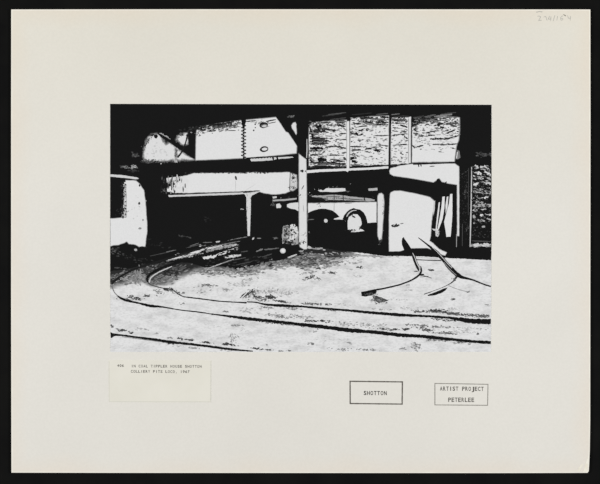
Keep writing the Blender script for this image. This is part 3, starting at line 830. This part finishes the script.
ar.poly([(307.8, 224), (308, 213), (311, 211.4), (314.5, 210), (320, 208.8), (326, 208.8), (332, 210.4), (336.4, 213.4), (339.6, 217.0), (336, 218.0), (333.4, 219.6), (345, 219.8), (346, 224)], K, .25)
ar.lay(); ar.blob(325.8, 220.8, 1.9, 1.9, 205, .15); ar.stroke(308.4, 219.6, 314, 219.4, .8, 110)
ar.stroke(334, 218.8, 342, 218, 1.0, 214)
ar.build(ko)
ar2 = Art('arch_opening', 'black ring shaped arch in the white back wall, right one')
ar2.poly([(342.6, 219.2), (344, 215.4), (346.8, 212), (350, 209.4), (353.6, 208), (356, 209), (360, 209.6), (363.8, 212.6), (366, 216.6), (367.6, 223), (376.8, 222.6), (376.8, 233), (345, 233), (345.4, 221)], K, .25)
ar2.path([(346.6, 216.6, .9), (349, 213, 1.1), (353, 210.6, .9), (356.4, 210.4, .6)], 190)
ar2.poly([(347.8, 229.6), (347.6, 221), (349, 217), (353, 214.0), (357.6, 214.4), (360.6, 218), (361.8, 224), (359, 228.6), (362, 229.4), (364.6, 231), (358, 231.8), (350.6, 232), (353, 230)], 214, .35, 1.0)
ar2.lay(); ar2.stroke(352, 216, 355.4, 217.6, 1.5, 34, .5); ar2.stroke(352.6, 213.6, 352.4, 216, .8, 60)
ar2.stipple(352, 230.2, 3.6, 1.2, 16, (26, 70), (.5, 1), 1.4)
ar2.stipple(361, 228, 1.8, 2, 10, (26, 60), (.5, 1), 1)
ar2.build(ko)
rp = Art('pale_pillar', 'short pale pillar with a rounded top right of the arches')
rp.soft([(377.6, 236), (377.4, 210), (377.6, 196), (379, 193.4), (381.6, 193), (383.6, 195), (384.2, 205), (383.4, 218), (382.4, 232), (381.6, 239.6), (379, 240)], 214, 70, .8, 3, .3)
rp.stipple(380, 241, 2, 3, 20, (40, 110), (.5, 1), 1)
rp.stipple(382.8, 215, .7, 16, 24, (80, 160), (.4, .9), .7, uniform=True)
rp.path([(377.0, 195, .8), (376.9, 222, .7)], 40)
rp.build(prt)

# ---- clutter by the post
cl = Art('mottled_drum', 'mottled pale drum and round stone beside the main post')
cl.poly([(283.2, 226), (288, 225), (290, 227), (297.6, 226.4), (298.4, 232), (298, 244.2), (292, 245), (290, 242), (287, 243.6), (282.4, 243.8), (282, 236)], 160, .6, 1, .8)
cl.stipple(286, 234, 3.2, 8, 34, (60, 130), (.8, 1.8), 1.1, .8, uniform=True)
cl.stipple(294, 231, 3.4, 6, 40, (205, 222), (.9, 2.0), 1.2, .8, uniform=True)
cl.stipple(290, 236, 6.5, 9, 34, (26, 60), (.7, 1.6), 1.3, .9, uniform=True)
cl.stipple(288, 242.4, 5, 1.6, 26, (26, 60), (.8, 1.6), 1.2, .3, uniform=True)
cl.stipple(292.4, 238, 2.0, 5, 16, (205, 222), (.8, 1.6), 1.2, 1.3)
cl.lay(); cl.blob(282.9, 250.8, 2.9, 2.7, 200, .1); cl.lay(); cl.blob(283.1, 250.6, 1.7, 1.6, 222, .1)
cl.build(prt)

# ---- shade and tracks across the dark left ground
H = 0.12
for cx, cy, rx, ry, n, tn, ang in (
    (128, 274, 22, 3.2, 190, (60, 150), -.22), (146, 268, 16, 3.0, 110, (40, 120), -.25), (134, 279, 14, 4.5, 150, (110, 185), -.1), (138, 276, 7, 5, 70, (110, 160), 1.4),
    (168, 271, 16, 4.0, 200, (30, 110), -.3), (166, 279, 14, 3.5, 110, (90, 170), -.2), (157, 279, 7, 4, 70, (70, 140), -.3),
    (213, 271, 26, 2.6, 170, (90, 170), -.03), (245, 271, 10, 2, 80, (80, 160), -.1), (270, 264, 20, 2.4, 150, (90, 175), -.2), (296, 259, 8, 2.4, 60, (60, 150), 0),
    (306, 259, 14, 4.2, 170, (60, 160), -.08), (305, 264.5, 14, 2.4, 90, (80, 160), .1), (320, 255.5, 18, 2.2, 90, (90, 180), .12), (335, 256.4, 14, 1.4, 90, (40, 130), .02), (352, 254.6, 18, 1.3, 60, (110, 180), .1),
    (372, 256, 20, .9, 40, (140, 190), .04), (345, 261, 20, 4, 40, (165, 205), 0), (325, 266, 18, 4, 60, (120, 190), -.1),
    (308, 262, 22, 4.4, 190, (60, 170), -.06), (272, 267, 22, 2.6, 110, (110, 190), -.12), (330, 262, 16, 3, 70, (90, 180), .05), (250, 274, 16, 2, 50, (120, 195), -.1), (222, 274, 22, 2.2, 60, (120, 195), 0),
    (315, 248.3, 6, 1.0, 20, (150, 205), .1)):
    gs.stipple(cx, cy, rx, ry, n, tn, (.5, 1.3), 2.6, ang, jit=.12)
gs.stipple(238, 261, 34, 5, 60, (30, 70), (.6, 1.4), 3, -.15, jit=.1, uniform=True)
# pale ballast showing through the shade
for x0, y0, x1, y1, w, t in ((166, 261.2, 200, 252.6, 2.2, 120), (168, 260.2, 186, 255.2, 1.0, 200), (184, 256.4, 201, 251.2, 1.6, 215), (190, 253.0, 202, 250.2, 1.4, 215), (174, 258.8, 192, 254.6, .8, 215),
                             (200, 250.4, 212, 247.4, 2.2, 200), (206, 251.4, 236, 243.8, 2.6, 150), (208, 248.6, 222, 245.2, 1.5, 215), (224, 250.2, 237, 244.4, 2.0, 205), (214, 246.2, 240, 241.2, 1.0, 120),
                             (203, 258.4, 218, 255.2, 2.8, 212), (214, 256.0, 230, 250.8, 2.4, 216), (226, 251.8, 234, 249.0, 1.6, 200), (225, 257.4, 241, 254.8, 2.6, 190), (228, 256.6, 236, 255.2, 1.4, 215),
                             (208, 268.4, 224, 262.6, 1.0, 180), (222, 263.4, 234, 259.0, .9, 140), (233, 260.2, 246, 257.4, .8, 90), (226, 241.2, 247, 236.9, 1.0, 170), (216, 242.2, 220, 241.2, 1.6, 190), (203, 242.6, 212, 242.2, .8, 110),
                             (256, 251.6, 263, 249.0, 1.6, 120), (264, 249.6, 279, 248.0, 1.4, 100), (257, 238.4, 261, 238.2, 1.0, 140), (252.6, 239.8, 254, 237.4, 1.4, 200), (274, 238.2, 277, 238, 1.0, 110),
                             (288, 257.4, 297, 254.6, 1.6, 190), (241, 252, 248, 251, 1.0, 80), (262, 257, 272, 254, 1.2, 70), (236, 265, 252, 261.6, 1.0, 70), (150, 256, 172, 251.4, .7, 70), (166, 252, 176, 250, .8, 110), (186, 248, 200, 244.4, .8, 90), (190, 246, 199, 243, .6, 110)):
    gs.lay(); gs.stroke(x0, y0, x1, y1, w, t, .8)
gs.stipple(220, 248, 20, 3.4, 90, (60, 200), (.4, 1.1), 2.2, -.2, uniform=True)
gs.stipple(190, 255.4, 14, 2.2, 60, (50, 200), (.4, 1.0), 2.2, -.26, uniform=True)
gs.stipple(222, 253, 20, 3.4, 50, (26, 34), (.5, 1.2), 2.6, -.24, uniform=True)
gs.build(prt)

# ---- scattered dirt on the floor
di = Art('ground_dirt', 'dark scattered grit, weeds and stains on the pale yard floor')
for cx, cy, rx, ry, n, tn, ang in (
    (131, 299, 12, 2.2, 40, (30, 130), .1), (139, 298.6, 3, 1.3, 16, (30, 80), .2), (146, 295.8, 3.6, 1.0, 16, (40, 110), -.1), (131, 296, 1.6, 1.6, 9, (60, 130), 0), (158, 292, 5, 3, 30, (60, 160), .3), (168, 289.6, 6, 1.2, 30, (30, 90), .12),
    (176, 292, 6, 2, 26, (60, 160), .4), (184, 293, 2.4, .9, 9, (50, 120), 0), (183, 303.6, 3, .8, 8, (60, 140), 0),
    (208, 285.4, 8, 1.6, 46, (70, 160), .05), (226, 290, 6, 2, 26, (120, 190), 0), (202, 292, 8, 3, 36, (120, 190), 0), (240, 284, 10, 2, 30, (140, 195), .1), (236, 271.4, 5, .9, 20, (70, 150), 0), (250, 279, 8, 1.2, 22, (110, 180), -.2),
    (250, 293.6, 8, 3.6, 60, (40, 150), -.5), (256, 297, 5, 1.6, 26, (40, 120), .1), (270, 297.4, 8, 1.8, 80, (26, 90), .05), (282, 301.6, 7, 1.2, 50, (26, 100), .15), (272, 291.6, 14, 2.4, 60, (110, 185), 0), (288, 293, 8, 3, 46, (130, 190), 0), (262, 300, 6, 1.6, 22, (60, 150), 0),
    (267, 307.4, 6, .9, 26, (90, 160), .1), (292, 308.6, 8, 1.1, 40, (90, 170), .05), (311, 303.8, 9, 1.0, 50, (40, 130), .05), (324, 304.2, 8, .8, 28, (50, 140), .05), (340, 304.6, 8, 1.6, 20, (150, 200), 0),
    (311, 320.8, 6, .9, 30, (30, 100), .05), (322, 321, 7, 1.0, 34, (26, 90), .08), (306, 317, 8, 1.5, 30, (120, 185), 0), (347, 324, 12, 2.0, 44, (90, 180), .1), (366, 325, 8, 3, 40, (110, 190), .2), (385, 329, 9, 1.0, 36, (40, 120), .05), (393, 329.4, 4, .9, 24, (26, 70), 0), (380, 325.4, 12, 1.8, 30, (120, 190), .1),
    (283, 317, 9, 1.4, 40, (60, 160), .1), (272, 315, 14, 1.6, 50, (110, 185), .1), (296, 316, 6, 2.4, 30, (110, 180), 0), (252, 309, 10, 1.2, 20, (130, 190), 0),
    (407, 329, 3.6, 1.2, 30, (30, 90), -.1), (417, 325.2, 10, .9, 34, (70, 140), .04), (440, 326.8, 12, .9, 44, (60, 140), .06), (428, 330.4, 6, 1.6, 44, (40, 120), .2), (446, 333, 9, 1.5, 60, (50, 130), .05), (422, 328, 8, .9, 24, (50, 130), .1), (462, 331.6, 14, 1.8, 40, (140, 195), .05), (477.6, 333.8, 1, .8, 7, (30, 70), 0), (470, 328.4, 18, .8, 30, (140, 190), .05),
    (417, 311.4, 6, 1.0, 30, (40, 120), .1), (436, 311.2, 12, 1.7, 130, (36, 110), .02), (452, 313.4, 14, 1.3, 100, (40, 120), .08), (470, 315, 14, 1.2, 70, (60, 140), .06), (484, 315.6, 8, 1.0, 50, (60, 130), .03), (453, 308.6, 6, 1.4, 22, (140, 195), 0), (408, 308, 9, 1.4, 16, (140, 195), 0),
    (438, 319, 6, 1.0, 26, (60, 150), .05), (448, 320.6, 5, .8, 24, (50, 140), 0), (455, 321, 1.6, 1.2, 9, (30, 90), -.5),
    (434, 340, 11, 1.6, 60, (70, 160), .05), (462, 342, 9, 1.4, 46, (60, 150), .05), (416, 347, 5, 3.4, 50, (90, 180), .6), (402, 348.6, 3, 1, 12, (90, 170), 0), (446, 339.6, 8, 1.4, 30, (90, 170), 0),
    (311, 343.4, 4, 1.0, 20, (80, 160), 0), (349.6, 343.8, 2, 1, 8, (120, 180), 0), (340, 349.6, 9, 1.0, 24, (110, 180), .1), (366, 349.6, 11, 1.0, 34, (100, 170), .05), (312, 331, 6, 1.6, 16, (130, 190), 0), (330, 339, 20, 4, 20, (160, 205), 0),
    (111.6, 326, 2, .8, 14, (50, 120), .1), (122, 330.4, 5, 1.3, 36, (40, 130), .2), (131.8, 332.8, 1.6, .8, 12, (26, 70), 0), (142, 329.5, 8, 1.6, 18, (130, 190), 0), (156.6, 333.6, 1.4, .8, 8, (110, 170), 0),
    (180, 338.4, 3, .8, 14, (50, 120), 0), (190, 339.8, 7, .8, 30, (30, 90), .06), (170, 337.8, 3, .6, 10, (110, 170), 0), (193, 348.2, 5, .9, 22, (110, 170), .05), (171, 343.6, 4, .7, 16, (50, 110), .1), (178, 346, 10, 1, 16, (150, 200), 0),
    (206, 342.2, 6, .7, 34, (30, 100), .05), (229, 344.4, 6, 1.2, 50, (26, 90), .12), (234, 338, 5, 4.4, 46, (110, 190), .6), (226, 349.4, 10, 1.0, 26, (130, 190), .1), (256, 348.4, 5, .7, 26, (30, 90), .1), (268.6, 349.8, 5, .6, 24, (40, 110), .06), (281, 351, 2, .5, 8, (80, 140), 0), (289.6, 350.8, 1.4, .6, 8, (80, 140), 0), (267, 344.6, 1.2, .8, 6, (110, 170), 0),
    (237, 325.4, 5, .8, 22, (110, 180), .05), (242, 330, 4, 4, 22, (165, 205), 0), (208, 325, 18, 1.6, 16, (170, 205), 0), (226, 311.6, 2, .7, 9, (80, 150), 0), (245, 311.4, 8, 1, 18, (120, 180), .1),
    (360, 267.4, 2.6, 1.1, 16, (30, 80), 0), (333, 272.8, 4.2, 1.0, 24, (50, 130), .15), (311, 277, 5, 1.6, 40, (50, 140), -.2), (318, 278.6, 2.4, 1.0, 14, (80, 160), .5), (328, 266.6, 4, 1.6, 20, (90, 170), -.3), (346, 268.6, 8, 1, 14, (150, 195), 0), (358, 276, 6, .8, 10, (150, 200), 0), (310, 272.6, 8, 1.0, 24, (110, 170), -.1),
    (431.6, 269.6, 3, 1.0, 22, (26, 80), .05), (453.4, 299.2, 1.6, .9, 9, (40, 100), 0), (468, 292, 1.4, .6, 7, (60, 120), 0), (487, 304.6, 2, .5, 7, (90, 150), 0), (408, 285, 1.6, .7, 6, (80, 140), 0), (410, 290, 8, .9, 10, (150, 200), 0), (440, 276, 8, 4, 10, (170, 205), 0),
    (394, 300, 10, .9, 16, (140, 190), .0), (384, 309.6, 9, .8, 18, (120, 180), .1)):
    tn = (tn[0] + 16, tn[1] + 14)
    di.stipple(cx, cy, rx, ry, n, tn, (.4, 1.0), 2.2, ang, jit=.3)
# weed blades
di.lay()
for q in ((240, 298, 246, 292.4), (243, 297.6, 249.4, 291.8), (246, 296, 252.6, 291.6), (250, 297.6, 247.6, 292.6), (253, 297.8, 256, 292.8), (256, 299, 252.6, 293), (249, 292, 255, 291.4)):
    di.stroke(*q, .8, 60, .5)
di.build(prt)

# ---- sunken rails
def rail(label, *paths):
    r = Art('rail', label)
    for pts, t in paths: r.path([(x, y, w * 1.22) for x, y, w in pts], t, .34)
    return r
railA = rail('outer rail bending round from the shed and sweeping across to the right edge',
    ([(247, 237.6, 1.0), (215, 244, 1.4), (200, 248.6, 1.6), (186.7, 252.6, 1.6), (166.7, 259, 1.7), (148, 264.6, 1.7), (131.7, 270.4, 1.7), (120.6, 276.4, 1.5), (114.4, 280.8, 1.4), (111.9, 284.6, 1.1)], 34),
    ([(118, 296.2, 1.2), (125, 300, 1.9), (138, 303, 1.5), (150, 305.8, 2.4), (156, 306.4, 1.9), (163, 307.0, 1.2), (180, 309.9, .9), (200, 312.2, 1.0), (210, 313.8, .9), (226.7, 315.9, 1.7), (240, 317.6, 2.2), (250, 318.9, 2.6), (275, 321.6, 2.6), (300, 324.4, 2.8), (325, 327.2, 3.1), (350, 330.3, 3.4), (371.7, 332, 2.8), (400, 334.9, 3.0), (425, 336.6, 2.7), (458, 340, 2.4), (475, 341.6, 2.2), (490.8, 342.6, 2.6)], K))
railA.path([(111.9, 284.4, 1.0), (112.6, 288.4, .9), (114.8, 292.8, .8), (118.2, 296.3, 1.0)], 120, .4)
railA.stipple(262, 321.6, 28, .9, 46, (30, 60), (.4, .9), 1.8, .13)
railA.stipple(290, 325, 20, .6, 20, (120, 170), (.4, .8), 2.4, .13)
railA.build(prt)
railB = rail('inner rail curving in front of the shed and on to the right edge',
    ([(246, 243.6, .8), (222, 250.4, 1.6), (200, 256, 2.0), (186.7, 259.6, 1.9), (171.7, 264.4, 1.9), (158, 269.6, 2.0), (150.4, 274.4, 1.9), (147.2, 278.6, 1.8), (147.8, 282.2, 1.3)], K),
    ([(172, 266.4, .7), (160, 271.6, .9), (152.6, 276.2, .9), (150, 279.4, 1.0), (149.6, 282.6, .9)], 195),
    ([(164, 272, .9), (155.6, 276.2, .9), (151.8, 280.4, .8)], 60),
    ([(163, 288.2, .9), (168, 288.8, 1.2), (173, 290, .9), (177, 293, .7)], 60),
    ([(184, 296.8, .8), (192, 297.8, 1.0), (200, 298.7, 1.1), (220, 301.2, 1.0), (236, 302.2, 1.0), (246.7, 302.8, 1.3)], 30),
    ([(247, 301.8, .9), (256, 302.4, 1.0), (266.7, 304.6, 1.8), (283, 305.6, 2.2), (300, 306.4, 1.7), (320, 308.2, 1.7), (333, 309.2, 1.8), (350, 310.6, 1.9), (366.7, 312.2, 2.2), (384, 313.6, 2.4), (400, 314.9, 2.4), (425, 316.1, 1.8), (445, 317.4, 1.9), (456, 318.8, 2.6), (466.7, 320.4, 3.9), (478, 321.2, 4.4), (490.8, 321.5, 4.4)], K))
railB.path([(147.8, 282, 1.2), (150.4, 284.6, 1.1), (156, 286.4, 1.0), (163, 288.2, 1.0)], 80, .4)
railB.path([(176.6, 292.8, .9), (180, 295, 1.0), (184.4, 296.9, 1.0)], 60, .4)
railB.path([(466, 317.2, .6), (478, 317.6, .8), (490.6, 318.4, .8)], 214)
railB.path([(300, 304.6, .5), (350, 308.8, .5), (400, 312.9, .5), (450, 316.0, .5)], 218)
railB.stipple(330, 310.4, 8, .6, 16, (30, 70), (.4, .8), 1.6, .1)
railB.stipple(480, 317, 10, .6, 30, (70, 140), (.4, .9), 2, .03)
railB.build(prt)
railC = rail('nearest rail, along the bottom left corner of the print',
    ([(110.6, 335.2, 4.2), (113, 335, 3.6), (115, 334.8, 2.2), (122, 335.2, 1.5), (133, 336.7, 1.6), (150, 338.9, 1.9), (158, 340.1, 2.3), (166, 341.4, 2.4), (175, 342.5, 2.2), (187, 343.8, 2.0), (200, 345.2, 2.0), (212, 346.8, 2.0), (225, 348.5, 1.9), (240, 350.1, 1.5), (253, 351.2, .8)], K),
    ([(122, 336.8, .5), (145, 339.8, .5), (160, 341.8, .5)], 130))
railC.build(prt)

# ---- bent rails at the opening
siding = Art('door_sill', 'black threshold strip at the foot of the opening')
siding.poly([(388.6, 251.6), (400, 251.4), (409, 248.6), (418, 248.3), (428, 248.4), (432, 250), (437, 254), (441, 257.4), (430, 256.6), (412, 256.2), (400, 256), (388.6, 256)], K, .25)
siding.build(prt)
rd = Art('bent_rail', 'bent rail swinging left from the opening to a cut end')
rd.poly([(402.2, 238.2), (403.6, 237.0), (405.0, 239.4), (408, 243.6), (411.4, 249), (414, 252.6), (415.8, 257), (417.4, 262), (419.6, 266.4), (420.6, 270), (418.8, 271.6), (416.4, 268), (413.8, 262), (411.8, 256), (408, 254.6), (404, 250), (402, 245), (401.6, 241)], K, .15)
rd.path([(412.6, 253, .6), (414.8, 257.6, .7), (417, 263.4, .9), (419.4, 268, .9), (419.4, 271, .9), (416.4, 274.4, .7)], 200)
rd.path([(420.6, 266, .7), (421.4, 270.4, 1.6), (419.6, 274.4, 2.0), (415, 278, 1.7), (410, 280.8, 1.5), (400, 284.6, 1.5), (392, 286.6, 1.5), (383, 288.6, 1.6), (371.7, 290.6, 1.7), (362, 293, 1.6)], K)
rd.path([(418, 273.8, .5), (411, 278.6, .5), (400, 282.8, .5), (384, 286.8, .5)], 222)
rd.poly([(361.2, 291.8), (366, 291.0), (376.8, 290.6), (376, 293.4), (371, 295.6), (365, 296.6), (361.6, 296)], K, .3)
rd.stipple(370, 294.6, 6, 1.6, 24, (40, 110), (.4, 1), 1.8)
rd.poly([(372, 296.2), (376, 295.6), (381, 297.2), (388.2, 300.4), (383, 302.4), (378, 302.6), (374.6, 300)], 70, .5, 1)
rd.stipple(379, 301, 6, 2.4, 50, (60, 160), (.4, 1), 1.8, .2)
rd.stipple(372.6, 299, 2.6, 3, 22, (120, 190), (.4, 1), 1.4, .6)
rd.lay(); rd.stroke(414, 271.4, 418, 271.2, .9, 50); rd.stroke(419, 274.8, 424, 274.6, 2.2, 34, .6); rd.stroke(422, 275, 431.6, 278.2, .9, 90, .6); rd.stroke(420, 277, 429, 276.2, .7, 60)
rd.build(prt)
tb = Art('tie_bar', 'thin bar tying the two bent rails')
tb.path([(416.6, 259.6, .8), (428, 260.2, .9), (441, 260.4, 1.0)], 50)
tb.path([(417.4, 257.4, .4), (430, 258.2, .4), (438, 258.6, .4)], 170)
tb.build(prt)
re_ = Art('bent_rail', 'bent rail running right from the opening and forking')
re_.path([(418.2, 237.6, .7), (424, 242, 1.3), (430, 246.8, 2.0), (436, 252, 3.8), (440.4, 256.4, 4.0), (444.6, 261.4, 3.8), (448.4, 266, 4.2), (452.6, 270.4, 4.6), (457, 274.4, 4.2), (461, 276.8, 3.4), (466, 278.2, 2.2), (473, 280, 1.7), (483, 284, 1.4), (490.8, 286.4, 1.4)], K)
re_.path([(432, 247, .4), (438, 252.6, .6), (443, 258.2, .6), (447.4, 263.2, .6), (452, 268, .5)], 205)
re_.path([(444, 262.4, .4), (448, 267.2, .5), (453, 272.2, .5), (456.4, 275.4, .4)], 165)
re_.path([(457.2, 276, 2.0), (455.2, 278.8, 1.5), (452.4, 282.0, 1.0), (447.6, 285, .8), (441.7, 287.9, .8), (434, 290.8, .8), (424, 294.2, .8)], 40)
re_.path([(457.6, 277.6, .9), (456, 280.2, .9), (452.4, 283.4, .9), (446.6, 286.4, 1.0), (440, 289.2, .9), (431, 292.4, .8)], 215)
re_.poly([(447.6, 287.4), (445.6, 290.4), (441, 293.2), (435, 295.2), (428.4, 296), (427.2, 295), (432.6, 293.2), (438.6, 290.8), (443.6, 288.6)], K, .25)
re_.path([(448.4, 285.6, .5), (456, 288.6, .5), (464, 291, .5), (468.6, 291.9, .6)], 130)
re_.path([(457, 276, .7), (455, 279.6, .5), (453.4, 281, .4)], 60)
re_.stipple(454, 279, 1.8, 2, 14, (50, 120), (.4, .8), 1.4, -.8)
re_.build(prt)

# ================================================================== LIGHT
w = bpy.data.worlds.new('studio'); bpy.context.scene.world = w
w.use_nodes = True
w.node_tree.nodes['Background'].inputs[0].default_value = (1, 1, 1, 1)
w.node_tree.nodes['Background'].inputs[1].default_value = 0.2
def lamp(name, loc, power, size):
    l = bpy.data.lights.new(name, 'AREA'); l.energy = power; l.size = size; l.shape = 'SQUARE'
    o = bpy.data.objects.new(name, l); C.objects.link(o)
    o.location = loc
    o.rotation_euler = (Vector((0, 0, 0)) - Vector(loc)).to_track_quat('-Z', 'Y').to_euler()
    return o
lamp('copy_light', (-1.9, 0.1, 1.7), 40.2, 0.7)
lamp('copy_light', (1.9, 0.1, 1.7), 41.5, 0.7)

# ================================================================== CAMERA
HCAM = 1.5
cam = bpy.data.cameras.new('camera')
co = bpy.data.objects.new('camera', cam); C.objects.link(co)
co.location = (0, 0, BOARD_T + HCAM)
co.rotation_euler = (0, 0, 0)
cam.sensor_fit = 'HORIZONTAL'; cam.sensor_width = 36
cam.lens = 36 * HCAM / 0.600
cam.clip_start = 0.2; cam.clip_end = 20
S = bpy.context.scene
S.camera = co
S.view_settings.view_transform = 'Standard'
S.view_settings.look = 'None'
S.view_settings.exposure = 0.0
S.view_settings.gamma = 1.0
S.view_settings.use_curve_mapping = False
S.cycles.filter_width = 1.5
print('print layers', LAYER[0], 'height mm', LAYER[0] * STEP * 1000)
